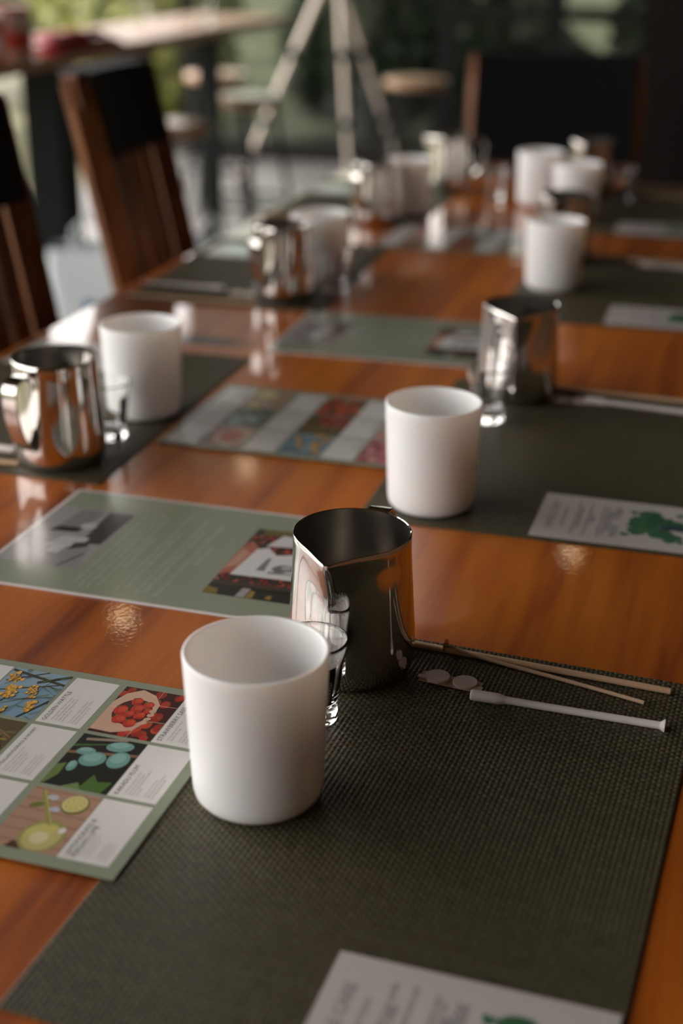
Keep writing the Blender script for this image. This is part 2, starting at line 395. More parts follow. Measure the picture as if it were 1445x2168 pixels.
tp = thing('tripod', 'pale metal tripod with jointed legs standing behind the table', 'tripod', (-2.16, 7.1, 0))
apex = Vector((0, .05, 1.02))
for foot in [(-.50, -.04, 0), (.12, -.05, 0), (.26, .50, 0)]:
    f = Vector(foot); top = apex + (Vector((f.x, f.y, 0)).normalized() * .035)
    P_ = lambda t: top.lerp(f, t)
    lg = MB().tube([P_(0), P_(.37)], .021, 12).tube([P_(.37), P_(.70)], .018, 12).tube([P_(.70), P_(.97)], .015, 12).build('leg', MT['tripod'], tp, True)
    for t in (.36, .69): MB().tube([P_(t - .022), P_(t + .022)], .026, 12).build('leg_clamp', MT['tripodlock'], lg, True)
    MB().tube([P_(.965), P_(1.0) + Vector((0, 0, .008))], .02, 12).build('rubber_foot', MT['tripodlock'], lg, True)
MB().lathe([(0, .98), (.05, .98), (.05, 1.05), (.02, 1.07), (.02, 1.17), (.045, 1.18), (.045, 1.19), (0, 1.19)], 24).build('head', MT['tripodlock'], tp, True).location = (0, .05, 0)

def bag(loc, rz, w_, d, h, label):
    o = thing('carrier_bag', label, 'bag', loc, rz, 'white carrier bags')
    n = 14; vs = []; fs = []
    for k in range(n + 1):
        t = k / n; z = h * t; q = 1 - .06 * t - (.35 * max(0, t - .75)); wq = 1 - .05 * math.sin(6 * t)
        ring = []
        for a in np.linspace(0, 2 * math.pi, 40, endpoint=False):
            ca, sa = math.cos(a), math.sin(a); e = .35
            vs.append((w_ / 2 * math.copysign(abs(ca) ** e, ca) * wq, d / 2 * math.copysign(abs(sa) ** e, sa) * q * (1 + .05 * math.sin(5 * a + 7 * t)), z))
    for k in range(n):
        for a in range(40): fs.append([k * 40 + a, k * 40 + (a + 1) % 40, (k + 1) * 40 + (a + 1) % 40, (k + 1) * 40 + a])
    fs.append(list(range(40))[::-1])
    MB().add(vs, fs).build('body', MT['bag'], o, True, sharp=60)
    for s_ in (-1, 1):
        MB().tube([(-w_ * .2, s_ * d * .34, h - .01), (-w_ * .17, s_ * d * .3, h + .05), (0, s_ * d * .22, h + .085), (w_ * .17, s_ * d * .3, h + .05), (w_ * .2, s_ * d * .34, h - .01)], .005, 8).build('handle', MT['bag'], o, True)
    MB().add([(-w_ * .05, -d / 2 * 1.06, h * .62), (w_ * .36, -d / 2 * 1.08, h * .60), (w_ * .36, -d / 2 * 1.08, h * .78), (w_ * .2, -d / 2 * 1.08, h * .70), (-w_ * .05, -d / 2 * 1.08, h * .74)], [[0, 1, 2, 3, 4]]).build('printed_mark', MT['blue'], o)
    return o
bag((-1.66, 3.30, 0), R(14), .21, .14, .48, 'white carrier bag with a blue print on the floor between the two left chairs')
bag((-1.62, 4.05, 0), R(20), .15, .12, .34, 'smaller white carrier bag on the floor under the stools')

# ------------------------------------------------------------------ chairs
def chair(label, loc, rz, wd=.40, light=False, lean=.09, zt=1.03, padh=.13, lt='leather'):
    """seat faces +Y in the local frame; back at -Y"""
    o = thing('dining_chair', label, 'chair', loc, rz, 'wooden chairs around the table')
    dm = MT['darkwood']
    h = wd / 2
    def back_y(z):            # the back leans away (-Y) with a slight curve
        t = max(0, (z - .44) / (zt - .44)); return -.205 - lean * t ** 1.15
    zs = np.linspace(.0, zt - .01, 16)
    for s_ in (-1, 1):
        pts = [(s_ * (h - .022), back_y(z) if z > .44 else -.205 - .05 * (1 - z / .44), z) for z in zs]
        MB().tube(pts, .028, 4, flat=(1, 1)).build('leg', MT['midwood'] if light and s_ < 0 else dm, o)
        MB().tube([(s_ * (h - .025), .19, 0), (s_ * (h - .025), .19, .42)], .026, 4).build('leg', dm, o)
        MB().box((s_ * (h - .025) - .012, -.22, .16), (s_ * (h - .025) + .012, .19, .19)).build('stretcher', dm, o)
    MB().box((-h, -.215, .405), (h, .215, .44), bev=.005).build('seat', dm, o)
    MB().box((-h + .01, -.19, .44), (h - .01, .21, .475), bev=.014).build('seat_cushion', MT['leather'], o, True)
    k = 4
    for i in range(k):
        x = -h + .05 + (wd - .10) * (i + .5) / k; hw = (wd - .10) / k * .38
        vs = []; n = 12
        for z in np.linspace(.44, zt - .02, n):
            y = back_y(z) - .012 * (1 - (x / h) ** 2)
            vs += [(x - hw, y - .007, z), (x + hw, y - .007, z), (x + hw, y + .007, z), (x - hw, y + .007, z)]
        fs = [[4 * a + b, 4 * a + (b + 1) % 4, 4 * a + 4 + (b + 1) % 4, 4 * a + 4 + b] for a in range(n - 1) for b in range(4)]
        MB().add(vs, fs + [[0, 1, 2, 3], [4 * n - 4, 4 * n - 3, 4 * n - 2, 4 * n - 1]]).build('slat', dm, o)
    def crossbar(name, z0, z1, mtl, th, inset=0.):
        vs = []; n = 14
        for x in np.linspace(-h + inset, h - inset, n):
            cv = -.012 * (1 - (x / h) ** 2)
            vs += [(x, back_y(z0) + cv - th, z0), (x, back_y(z1) + cv - th, z1), (x, back_y(z1) + cv + th, z1), (x, back_y(z0) + cv + th, z0)]
        fs = [[4 * a + b, 4 * a + (b + 1) % 4, 4 * a + 4 + (b + 1) % 4, 4 * a + 4 + b] for a in range(n - 1) for b in range(4)]
        return MB().add(vs, fs + [[0, 1, 2, 3], [4 * n - 4, 4 * n - 3, 4 * n - 2, 4 * n - 1]]).build(name, mtl, o)
    crossbar('top_rail', zt - .05, zt, dm, .014)
    crossbar('back_pad', zt - .012 - padh, zt + .004, MT[lt], .034, .018 if light else .035)
    return o
chair('slatted brown wooden chair with a black pad on its back, between the two white bags', (-.76, 2.26, 0), R(-90), .30, lean=.12, padh=.12)
chair('slatted brown wooden chair cut off by the left edge of the picture', (-.76, 1.685, 0), R(-90), .33, lean=.10)
chair('wooden chair with a wide black leather back at the far end of the table', (-.495, 3.24, 0), R(180), .42, light=True, lean=.05, zt=.975, padh=.235, lt='headleather')

# ------------------------------------------------------------------ the table
tb = thing('dining_table', 'long glossy orange-brown wooden dining table laid for a workshop', 'table', (-.444, 1.35, 0))
MB().box((-.456, -1.50, T - .036), (.540, 1.73, T), bev=.004).build('tabletop', MT['table'], tb).location = (0, 0, 0)
tb_top = [o for o in bpy.data.objects if o.parent == tb][0]
# keep the grain and dark patch in room coordinates: shift mesh instead of object
me = tb_top.data; me.transform(Matrix.Translation((-.444, 1.35, 0))); tb_top.location = (.444, -1.35, 0)
MB().box((-.40, -1.42, T - .12), (.48, -1.39, T - .036)).box((-.40, 1.62, T - .12), (.48, 1.65, T - .036)).box((-.40, -1.39, T - .12), (-.37, 1.62, T - .036)).box((.45, -1.39, T - .12), (.48, 1.62, T - .036)).build('apron', MT['midwood'], tb)
for sx in (-1, 1):
    for sy in (-1.38, 1.61): MB().box((sx * .42 + .04 - .035, sy - .035, 0), (sx * .42 + .04 + .035, sy + .035, T - .036), bev=.004).build('leg', MT['midwood'], tb)

# ------------------------------------------------------------------ woven placemats (real over-under weave)
def weave_mesh(wx, wy, p=.0035, py=.0026, sub=4):
    nx, ny = int(round(wx / p)) * sub, int(round(wy / py)) * sub
    p = wx / nx * sub; py = wy / ny * sub
    x = np.linspace(0, wx, nx + 1); y = np.linspace(-wy, 0, ny + 1)
    Xg, Yg = np.meshgrid(x, y, indexing='ij')
    cx, cy = Xg / p, -Yg / py; ix, iy = np.floor(cx - 1e-6), np.floor(cy - 1e-6); fx, fy = cx - ix - .5, cy - iy - .5
    over = (ix + iy) % 2
    A = (1 - np.clip(np.abs(2 * fx), 0, 1) ** 3) * (1 - .8 * (2 * fy) ** 2); B = (1 - np.clip(np.abs(2 * fy), 0, 1) ** 3) * (1 - .8 * (2 * fx) ** 2)
    Z = .0008 + .00085 * np.where(over > 0, A * .8, B)
    v = np.stack([Xg, Yg, Z], -1).reshape(-1, 3)
    i = np.arange(nx)[:, None] * (ny + 1) + np.arange(ny)[None]
    q = np.stack([i, i + ny + 1, i + ny + 2, i + 1], -1).reshape(-1, 4)
    I = (np.arange(nx) // sub)[:, None]; J = ((ny - 1 - np.arange(ny)) // sub)[None]
    cellr = rng.uniform(0, 1, (nx // sub, ny // sub))[I, J]; strand = rng.uniform(-.15, .15, ny // sub)[J]
    tone = np.where((I + J) % 2 == 1, .02 + .25 * cellr, .55 + .4 * cellr + strand).reshape(-1)
    # underside and rim
    b0 = len(v); rim = [(0, 0), (wx, 0), (wx, -wy), (0, -wy)]
    v = np.vstack([v, [[a, b, 0] for a, b in rim], [[a, b, .0008] for a, b in rim]])
    extra = [[b0 + 3, b0 + 2, b0 + 1, b0]] + [[b0 + k, b0 + (k + 1) % 4, b0 + 4 + (k + 1) % 4, b0 + 4 + k] for k in range(4)]
    q = np.vstack([q, extra]); tone = np.concatenate([tone, [.3] * 5])
    me = bpy.data.meshes.new('placemat'); me.vertices.add(len(v)); me.vertices.foreach_set('co', v.ravel().astype('f'))
    me.loops.add(q.size); me.loops.foreach_set('vertex_index', q.ravel().astype('i'))
    me.polygons.add(len(q)); me.polygons.foreach_set('loop_start', (np.arange(len(q)) * 4).astype('i'))
    a = me.attributes.new('yarn', 'FLOAT', 'FACE'); a.data.foreach_set('value', tone.astype('f'))
    me.polygons.foreach_set('use_smooth', np.concatenate([np.ones(len(q) - 5, bool), np.zeros(5, bool)]))
    me.materials.append(MT['mat']); me.update(calc_edges=True); return me
mme = weave_mesh(.30, .45)
MATH = .0016                                 # thickness of a mat
def placemat(x, y, rz, label, dz=0):
    return tag(link('placemat', mme, None, (x, y, T + .0002 + dz), rz), label, 'placemat', 'woven olive placemats')
placemat(-.297, .9275, R(-2.9), 'dark olive woven placemat nearest the camera, under the closest jar and jug')
placemat(-.322, 1.588, R(.2), 'dark olive woven placemat on the right, second from the camera')
placemat(-.3394, 2.334, R(1.1), 'dark olive woven placemat on the right, third from the camera')
placemat(-.37, 2.965, R(.5), 'dark olive woven placemat on the right at the far end of the table')
placemat(-.8884, 1.590, R(.7), 'olive woven placemat at the left edge of the picture, nearest on the left side')
placemat(-.8914, 2.2745, R(2.6), 'olive woven placemat on the left side, beside the slatted chair')
placemat(-.893, 2.925, R(.6), 'olive woven placemat on the left side at the far end of the table')
placemat(-.27, 2.745, R(90), 'olive woven placemat laid across the head of the table before the black leather chair', .0018)

# ------------------------------------------------------------------ opal jars
ztop, r0, rt = .102, .0405, .0445
prof = [(0, .0015), (.030, .0015), (.0325, 0), (.0345, .0002), (.0375, .0018), (.0398, .0048), (.0408, .009), (.0412, .016)]
for t in np.linspace(.15, 1, 14)[1:]: prof.append((.0412 + (rt - .0412) * (t - .15) / .85, .016 + (ztop - .0015 - .016) * (t - .15) / .85))
prof += [(rt - .0003, ztop - .0005), (rt - .0013, ztop), (rt - .0024, ztop - .0006), (rt - .0028, ztop - .002)]
for t in np.linspace(1, .1, 10)[1:]: prof.append((.038 + (rt - .0028 - .038) * (t - .1) / .9, .010 + (ztop - .012) * (t - .1) / .9))
prof += [(.034, .0065), (.026, .0045), (0, .004)]
jar = MB().lathe(prof, 96).build('candle_jar', MT['opal'], None, True, sharp=70); tag(jar, '', 'jar'); u = False
for x, y, dz, lab in [(-.257, .694, 0, 'white opal glass jar nearest the camera, in the middle of the picture'),
                  (-.262, 1.189, 0, 'white opal glass jar behind the closest jug, on the second right placemat'),
                  (-.629, 1.357, 0, 'white opal glass jar on the left beside the jug with its handle to the left'),
                  (-.283, 2.085, 0, 'white opal glass jar on the third right placemat, above the jug on the second'),
                  (-.634, 2.03, 0, 'white opal glass jar behind the jug on the placemat beside the slatted chair'),
                  (-.634, 2.59, 0.0002, 'white opal glass jar on the far left placemat, partly hidden by a jug'),
                  (-.412, 2.755, .0018, 'white opal glass jar on the crosswise placemat, left of the far pair'),
                  (-.325, 2.64, 0, 'white opal glass jar on the far right placemat, right of the far pair')]:
    place(jar, u, (x, y, T + MATH + .0003 + dz), 0, lab, 'white opal candle jars'); u = True

# ------------------------------------------------------------------ steel pouring jugs
hj = .108
def spout(r, z, th, j):
    d = (th - math.pi * 1.5 + math.pi) % (2 * math.pi) - math.pi
    k = max(0, min(1, (z - .062) / (hj - .062))); k = k * k * (3 - 2 * k)
    sg_ = .09 + .25 * k
    pk = .55 * math.exp(-abs(d) / (sg_ * .75)) + .45 * math.exp(-(d / sg_) ** 2)
    rr = r + .0125 * pk * k
    top = max(0, (z - .085) / (hj - .085))
    zz = z - .0040 * math.exp(-abs(d) / .30) * top ** 2
    return rr, zz
out = [(0, .0012), (.036, .0012), (.0385, 0), (.041, .0008), (.0435, .004), (.0452, .009), (.0462, .016), (.0464, .024), (.0460, .034), (.0453, .044)]
for z in np.linspace(.052, hj - .0006, 16): out.append((.0453 - .0031 * min(1, (z - .044) / .05), z))
inn = [(.0416, hj), (.0410, hj - .0006)]
for z in np.linspace(hj - .003, .03, 14): inn.append((.0412 + .0038 * min(1, max(0, (hj - z) / .06)), z))
inn += [(.0453, .018), (.0438, .008), (.040, .004), (.03, .003), (0, .003)]
jug = thing('pouring_jug', '', 'jug')
bo = MB(); n_ = 144
bo.lathe(out + inn[:2], n_, 0, spout); nf = len(bo.f)
bo.lathe([out[-1]][:0] + inn[1:], n_, 1, spout)
bo.m = [0] * nf + [1] * (len(bo.f) - nf)
body = bo.build('body', [MT['steel'], MT['brushed']], jug, True, sharp=60)
hp = []
for (yy, zz) in [(.0424, .098), (.050, .1005), (.060, .1010), (.0675, .0985), (.0715, .092), (.0725, .082), (.0715, .068), (.0685, .054), (.0640, .042), (.0580, .033), (.0515, .0270), (.0463, .0245)]:
    hp.append((yy, zz))
def strap(pts, hw, th):
    vs = []; fs = []; n = len(pts)
    # smooth the path by Catmull-Rom
    q = []
    for i in range(n - 1):
        p0, p1, p2, p3 = [np.array(pts[max(0, min(n - 1, i + d))]) for d in (-1, 0, 1, 2)]
        for t in np.linspace(0, 1, 5)[:-1]: q.append(.5 * ((2 * p1) + (-p0 + p2) * t + (2 * p0 - 5 * p1 + 4 * p2 - p3) * t * t + (-p0 + 3 * p1 - 3 * p2 + p3) * t ** 3))
    q.append(np.array(pts[-1])); m_ = len(q)
    sec = [(-hw, -th * .3), (-hw * .92, -th), (hw * .92, -th), (hw, -th * .3), (hw, th * .3), (hw * .92, th), (-hw * .92, th), (-hw, th * .3)]
    for i, p in enumerate(q):
        t = q[min(i + 1, m_ - 1)] - q[max(i - 1, 0)]; t = t / np.linalg.norm(t); nn = np.array([-t[1], t[0]])
        for a, b in sec: vs.append((a, p[0] + nn[0] * b, p[1] + nn[1] * b))
    k = len(sec)
    for i in range(m_ - 1):
        for j in range(k): fs.append([i * k + j, i * k + (j + 1) % k, (i + 1) * k + (j + 1) % k, (i + 1) * k + j])
    fs += [list(range(k)), [(m_ - 1) * k + j for j in range(k)]]
    return vs, fs
MB().add(*strap(hp, .0085, .0014)).build('handle', MT['steel'], jug, True, sharp=50)
u = False
for x, y, dz, rz, lab in [(-.247, .868, 0, -4, 'stainless steel pouring jug closest to the camera, behind the nearest jar'),
                     (-.243, 1.545, 0, 4, 'stainless steel pouring jug on the second right placemat, spout towards the glass in front'),
                     (-.649, 1.195, 0, 171, 'stainless steel pouring jug at the left edge, handle turned to the left'),
                     (-.649, 1.900, 0, 165, 'stainless steel pouring jug beside the slatted chair, in front of a white jar'),
                     (-.672, 2.498, 0, 165, 'stainless steel pouring jug on the far left placemat'),
                     (-.619, 2.876, .0018, -70, 'stainless steel pouring jug on the crosswise placemat at the head of the table'),
                     (-.295, 2.275, 0, -15, 'stainless steel pouring jug hidden behind the white jar on the third right placemat'),
                     (-.33, 2.90, .0018, -10, 'stainless steel pouring jug at the far right end, behind the far pair of jars')]:
    place(jug, u, (x, y, T + MATH + .0003 + dz), R(rz), lab, 'steel pouring jugs'); u = True

# ------------------------------------------------------------------ measuring shot glasses
gp = [(0, .0006), (.015, .0006), (.0172, 0), (.0182, .001), (.0185, .003), (.0183, .006), (.0179, .010), (.0183, .015), (.0195, .024), (.0222, .044), (.0249, .0585), (.0255, .0600),
      (.0252, .0610), (.0243, .0612), (.0236, .0600), (.0232, .057), (.0206, .044), (.0178, .024), (.0160, .0165), (.0135, .0125), (.008, .0108), (0, .0104)]
sg = thing('shot_glass', '', 'glass')
MB().lathe(gp, 64).build('body', MT['glass'], sg, True, sharp=60)
def on_glass(u_, z, off=.00012):             # a point on the outside wall: u = arc angle, z = height
    r = .0183 + (.0249 - .0183) * (z - .015) / .0435 + off
    return (r * math.cos(u_), r * math.sin(u_), z)
vs = []; fs = []
for i, a in enumerate(np.linspace(-.19, .19, 13)):
    for j, z in enumerate(np.linspace(.0165, .0475, 9)): vs.append(on_glass(a, z))
for i in range(12):
    for j in range(8): fs.append([i * 9 + j, (i + 1) * 9 + j, (i + 1) * 9 + j + 1, i * 9 + j + 1])
lb = MB().add(vs, fs).build('printed_label', MT['print'], sg, True)
v, f = text_data('AVANTI', .0048, .0165)
v = [on_glass(-(-y_ + .0018) / .021, .0195 + x_, .00022) for x_, y_, _ in v]
MB().add(v, f).build('lettering', MT['whiteink'], lb)
mk = MB()
for k, t in enumerate(['1 Tbl', '2 tsp', '20 ml']):
    v, f = text_data(t, .0045); z0 = .0465 - k * .009
    mk.add([on_glass(math.pi - .2 + x_ / .022, z0 + y_, .0001) for x_, y_, _ in v], f)
    mk.add([on_glass(math.pi + .35 + a, z0 + b, .0001) for a, b in [(0, -.001), (.3, -.001), (.3, -.0007), (0, -.0007)]], [[0, 1, 2, 3]])
mk.build('measuring_marks', MT['print'], sg)
u = False
for x, y, dz, rz, lab in [(-.253, .790, 0, -36, 'clear shot glass with a black label between the nearest jar and jug'),
                      (-.258, 1.447, 0, 120, 'clear shot glass in front of the jug on the second right placemat'),
                      (-.631, 1.271, 0, -20, 'clear shot glass between the left-hand jug and jar'),
                      (-.588, 1.962, .0, 90, 'clear shot glass squeezed between jug and jar beside the slatted chair'),
                      (-.505, 2.80, .0018, 0, 'clear shot glass alone on the crosswise placemat at the head of the table'),
                      (-.262, 2.885, .0, 50, 'clear shot glass right of the jug at the far right end')]:
    place(sg, u, (x, y, T + MATH + .0003 + dz), R(rz), lab, 'clear shot glasses'); u = True

# ------------------------------------------------------------------ wick kits
zb = T + MATH
dw = tag(MB().tube([(-.10, 0, .0024), (-.0992, 0, .0024), (.0992, 0, .0024), (.10, 0, .0024)], [.0021, .0024, .0024, .0021], 20).build('wooden_dowel', MT['dowel'], None, True, sharp=60), '', 'stick')
def along(a, b):                             # midpoint and heading of a stick
    return ((a[0] + b[0]) / 2, (a[1] + b[1]) / 2), math.atan2(b[1] - a[1], b[0] - a[0])
u = False
for a, b, lab in [((-.216, .9105), (-.020, .8945), 'thin round wooden stick lying across the back of the nearest placemat'),
                  ((-.2, 1.584 - .006), (-.005, 1.568), 'thin round wooden stick on the second right placemat, behind the white tube'),
                  ((-.19, 2.304), (.005, 2.308), 'thin round wooden stick on the third right placemat'),
                  ((-.258, 2.926), (-.06, 2.934), 'thin round wooden stick on the far right placemat'),
                  ((-.872, 1.838), (-.672, 1.846), 'thin round wooden stick along the near edge of the placemat beside the slatted chair'),
                  ((-.88, 1.160), (-.682, 1.163), 'thin round wooden stick ending beside the left-hand jug'),
                  ((-.88, 2.495), (-.70, 2.492), 'thin round wooden stick on the far left placemat')]:
    (x, y), rz = along(a, b); place(dw, u, (x, y, zb), rz, lab, 'wooden sticks'); u = True
# white plastic tube: wide barrel, neck, long stem, flared end
tp_ = [(0, 0), (.0028, 0), (.0036, .0006), (.0039, .002), (.0040, .019), (.0038, .0215), (.0030, .024), (.0027, .026), (.00265, .130), (.0029, .1315), (.0046, .1335), (.0047, .1343), (.0034, .1346), (0, .1344)]
tub = tag(MB().lathe(tp_, 32, M=Matrix.Translation((0, 0, .0041)) @ Matrix.Rotation(R(91.0), 4, 'Y')).build('plastic_pipette', MT['silicone'], None, True, sharp=60), '', 'tube')
u = False
for a, b, lab in [((-.153, .8445), (-.019, .8455), 'white plastic tube with a flared end on the nearest placemat'),
                  ((-.162, 1.5375), (-.03, 1.531), 'white plastic tube with a flared end on the second right placemat'),
                  ((-.17, 2.268), (-.03, 2.262), 'white plastic tube with a flared end on the third right placemat'),
                  ((-.745, 1.908), (-.885, 1.915), 'white plastic tube on the placemat beside the slatted chair'),
                  ((-.700, 1.192), (-.83, 1.197), 'white plastic tube cut off by the left edge of the picture')]:
    (x, y), rz = along(a, b); place(tub, u, (a[0], a[1], zb + .0005), rz, lab, 'white plastic tubes'); u = True
# stickers on a backing strip
sk = thing('sticker_strip', '', 'stickers')
MB().box((-.0225, -.0075, 0), (.0225, .0075, .0003)).build('backing', MT['kraft'], sk)
for sx in (-1, 1):
    s_ = MB().lathe([(0, .0003), (.0088, .0003), (.009, .0008), (.009, .0021), (.0087, .0024), (0, .0024)], 40, M=Matrix.Translation((sx * .0105, .0012, 0)))
    a = sx * .0185
    s_.box((a - .001 if sx > 0 else a - .006, -.0035, .0004), (a + .006 if sx > 0 else a + .001, .0005, .0012), bev=.0004)
    s_.build('round_sticker', MT['sticker'], sk, True)
u = False
for x, y, rz, lab in [(-.1715, .8655, -7, 'two round white stickers on a tan strip, on the nearest placemat beside the white tube'),
                      (-.178, 1.5405, 5, 'two round stickers on a tan strip beside the second right jug'),
                      (-.712, 1.900, 176, 'two round stickers on a tan strip beside the jug near the slatted chair')]:
    place(sk, u, (x, y, zb + .0001), R(rz), lab, 'sticker strips'); u = True
# braided wick with its metal tab
wk = thing('candle_wick', 'braided tan wick with a metal tab lying against the wooden stick', 'wick', (-.184, .9085, zb), math.atan2(.872 - .909, .149))
nn = 220; vs = []; fs = []; k_ = 10
for i in range(nn):
    t = i / (nn - 1); x = t * .153; yb = .0030 * math.sin(t * 2.4); zc = .0019 + .0042 * math.exp(-t * 9)
    for j in range(k_):
        th = 2 * math.pi * j / k_; rr = .00125 * (1 + .28 * abs(math.sin(1.0 * th + x * 1500)))
        vs.append((x, yb + rr * math.cos(th), zc + rr * math.sin(th)))
for i in range(nn - 1):
    for j in range(k_): fs.append([i * k_ + j, i * k_ + (j + 1) % k_, (i + 1) * k_ + (j + 1) % k_, (i + 1) * k_ + j])
fs += [list(range(k_)), [(nn - 1) * k_ + j for j in range(k_)]]
MB().add(vs, fs).build('braid', MT['cord'], wk, True, sharp=80)
MB().lathe([(0, 0), (.0050, 0), (.0052, .0002), (.0050, .0004), (.0019, .0005), (.0016, .0012), (.0016, .0052), (0, .0052)], 32, M=Matrix.Translation((-.0010, 0, .0054)) @ Matrix.Rotation(R(82), 4, 'Y')).build('metal_tab', MT['tab'], wk, True, sharp=40)
for o in bpy.data.objects:
    if o.parent == wk and o.name.startswith('metal_tab'): o['label'] = 'round tin base tab standing on edge'

# ------------------------------------------------------------------ printed sheets
Z1, Z2, Z3 = .0007, .00078, .00084
def disc(cx, cy, rx_, ry_=None, n=14, rot=0., jit=0.):
    ry_ = ry_ or rx_; o = []
    for k in range(n):
        a = 2 * math.pi * k / n; q = 1 + (random.uniform(-jit, jit) if jit else 0)
        x, y = rx_ * q * math.cos(a), ry_ * q * math.sin(a); c, s_ = math.cos(rot), math.sin(rot); o.append((cx + c * x - s_ * y, cy + s_ * x + c * y))
    return o
def bar(x0, y0, x1, y1, w0, w1=None):
    w1 = w1 if w1 is not None else w0; d = math.hypot(x1 - x0, y1 - y0) or 1; nx_, ny_ = -(y1 - y0) / d, (x1 - x0) / d
    return [(x0 + nx_ * w0 / 2, y0 + ny_ * w0 / 2), (x0 - nx_ * w0 / 2, y0 - ny_ * w0 / 2), (x1 - nx_ * w1 / 2, y1 - ny_ * w1 / 2), (x1 + nx_ * w1 / 2, y1 + ny_ * w1 / 2)]
def clip(p, x0, y0, x1, y1):
    def cut(p, f, g):
        o = []
        for i in range(len(p)):
            a, b = p[i], p[(i + 1) % len(p)]
            if f(a): o.append(a)
            if f(a) != f(b): o.append(g(a, b))
        return o
    for ax, lim, sg_ in ((0, x0, 1), (0, x1, -1), (1, y0, 1), (1, y1, -1)):
        def f(q): return (q[ax] - lim) * sg_ >= 0
        def g(a, b):
            t = (lim - a[ax]) / (b[ax] - a[ax]); return (a[0] + t * (b[0] - a[0]), a[1] + t * (b[1] - a[1]))
        if len(p) < 3: return []
        p = cut(p, f, g)
    return p
def picture(kind, x0, x1, y0, y1):
    """flat inks inside a rectangle; u right (x), v up (y), both 0..1 of the sheet frame"""
    mb = MB(); w_, h_ = x1 - x0, y1 - y0; z = [Z1]
    def P_(pts, col):
        q = clip([(x0 + a * w_, y0 + b * h_) for a, b in pts], x0, y0, x1, y1)
        if len(q) > 2:
            z[0] += .0000012; mb.poly(q, z[0], col)
    P_([(0, 0), (1, 0), (1, 1), (0, 1)], {'wattle': (.20, .33, .45), 'berry': (.045, .008, .006), 'plum': (.008, .009, .006), 'lime': (.42, .25, .17), 'banksia': (.10, .07, .03),
        'rose': (.62, .42, .36), 'coffee': (.14, .05, .03), 'orchid': (.50, .15, .17), 'grey': (.33, .32, .32), 'harvest': (.02, .018, .012), 'orange': (.32, .05, .015)}[kind])
    rnd = random.Random(kind)
    if kind == 'wattle':
        P_([(0, .55), (1, .75), (1, 1), (0, 1)], (.26, .38, .48))
        for a in [(.0, .95, 1, .78, .05), (.1, .1, .9, .55, .02), (0, .45, 1, .8, .028), (.55, .75, 1, .99, .06), (.2, .0, .35, .45, .03), (.75, 0, 1, .42, .05), (.05, .7, .6, 1, .03)]:
            P_(bar(*a), rnd.choice([(.03, .035, .02), (.10, .14, .03), (.05, .05, .03)]))
        for k in range(34):
            t = rnd.random(); cx, cy = rnd.choice([(.12 + .25 * t, .85 - .5 * t), (.55 + .3 * t, .65 - .5 * t), (.1 + .1 * t, .4 * t), (.3 + .2 * t, .1 * t)])
            for q in range(6):
                x_, y_ = cx + rnd.gauss(0, .035), cy + rnd.gauss(0, .035); r_ = rnd.uniform(.02, .042)
                P_(disc(x_, y_, r_, n=9, jit=.1), (.50, .24, .02)); P_(disc(x_ + .005, y_ + .006, r_ * .75, n=8), rnd.choice([(.74, .42, .07), (.80, .50, .14)]))
        for q in range(18): x_, y_ = rnd.random(), rnd.random(); P_(bar(x_, y_, x_ + rnd.uniform(.1, .25), y_ + rnd.uniform(-.12, .2), .022, .004), rnd.choice([(.12, .18, .05), (.03, .04, .02), (.2, .26, .08)]))
        for a in [(0, .2, 1, .5, .012), (.3, 1, .1, .6, .012), (.5, 0, .8, .9, .01)]: P_(bar(*a), (.03, .03, .02))
    elif kind == 'berry':
        for q in range(46):
            cx, cy = rnd.uniform(.0, 1), rnd.uniform(0, 1)
            if cx > .45 or cy > .8: P_(disc(cx, cy, rnd.uniform(.06, .09), n=9, jit=.1), rnd.choice([(.46, .03, .015), (.33, .02, .01), (.55, .06, .02)])); P_(disc(cx + .02, cy + .03, .02, n=5, jit=.4), (.14, .14, .04))
        for a in [(.62, 0, .62, 1, .012), (.45, .35, 1, .38, .012), (.5, .7, 1, .72, .012)]: P_(bar(*a), (.5, .3, .2))
        sk_ = (.62, .38, .28)
        P_([(-.05, .28), (.0, .05), (.35, .04), (.62, .14), (.72, .35), (.62, .5), (.3, .40), (.0, .62)], sk_)
        P_([(-.05, .55), (.1, .85), (.3, .98), (.55, .9), (.72, .72), (.74, .5), (.66, .46), (.5, .7), (.28, .75), (.12, .5)], (.66, .42, .31))
        P_(disc(.40, .5, .29, .27, 20), (.06, .012, .008))
        for cx, cy, r in [(.3, .32, .11), (.22, .5, .11), (.44, .58, .1), (.56, .68, .085), (.35, .72, .09), (.55, .45, .09), (.5, .27, .1), (.38, .45, .08), (.62, .56, .07)]:
            P_(disc(cx, cy, r, r * .9, 12, jit=.06), (.50, .03, .014)); P_(disc(cx + .02, cy + .02, r * .6, r * .45), (.62, .06, .025)); P_(disc(cx - r * .7, cy + r * .6, .03, .016, 6, jit=.5), (.16, .16, .05)); [P_(disc(cx + r * .6 * math.cos(t_), cy + r * .5 * math.sin(t_ * 1.7), .006, n=4), (.66, .30, .12)) for t_ in range(6)]; P_([(cx - r * .8, cy - r * .4), (cx, cy - r * .88), (cx + r * .8, cy - r * .4), (cx, cy - r * .7)], (.28, .012, .008))
        for k in range(4): P_(disc(.69 + .015 * math.sin(k), .32 + k * .085, .055, .035, 12, .3), (.66, .42, .31))
    elif kind == 'plum':
        P_(bar(0, .62, 1, .75, .05), (.24, .12, .07)); P_(bar(.1, .9, .7, 1.0, .05), (.30, .24, .18)); P_(bar(0, .75, .6, .9, .05, .02), (.05, .11, .03))
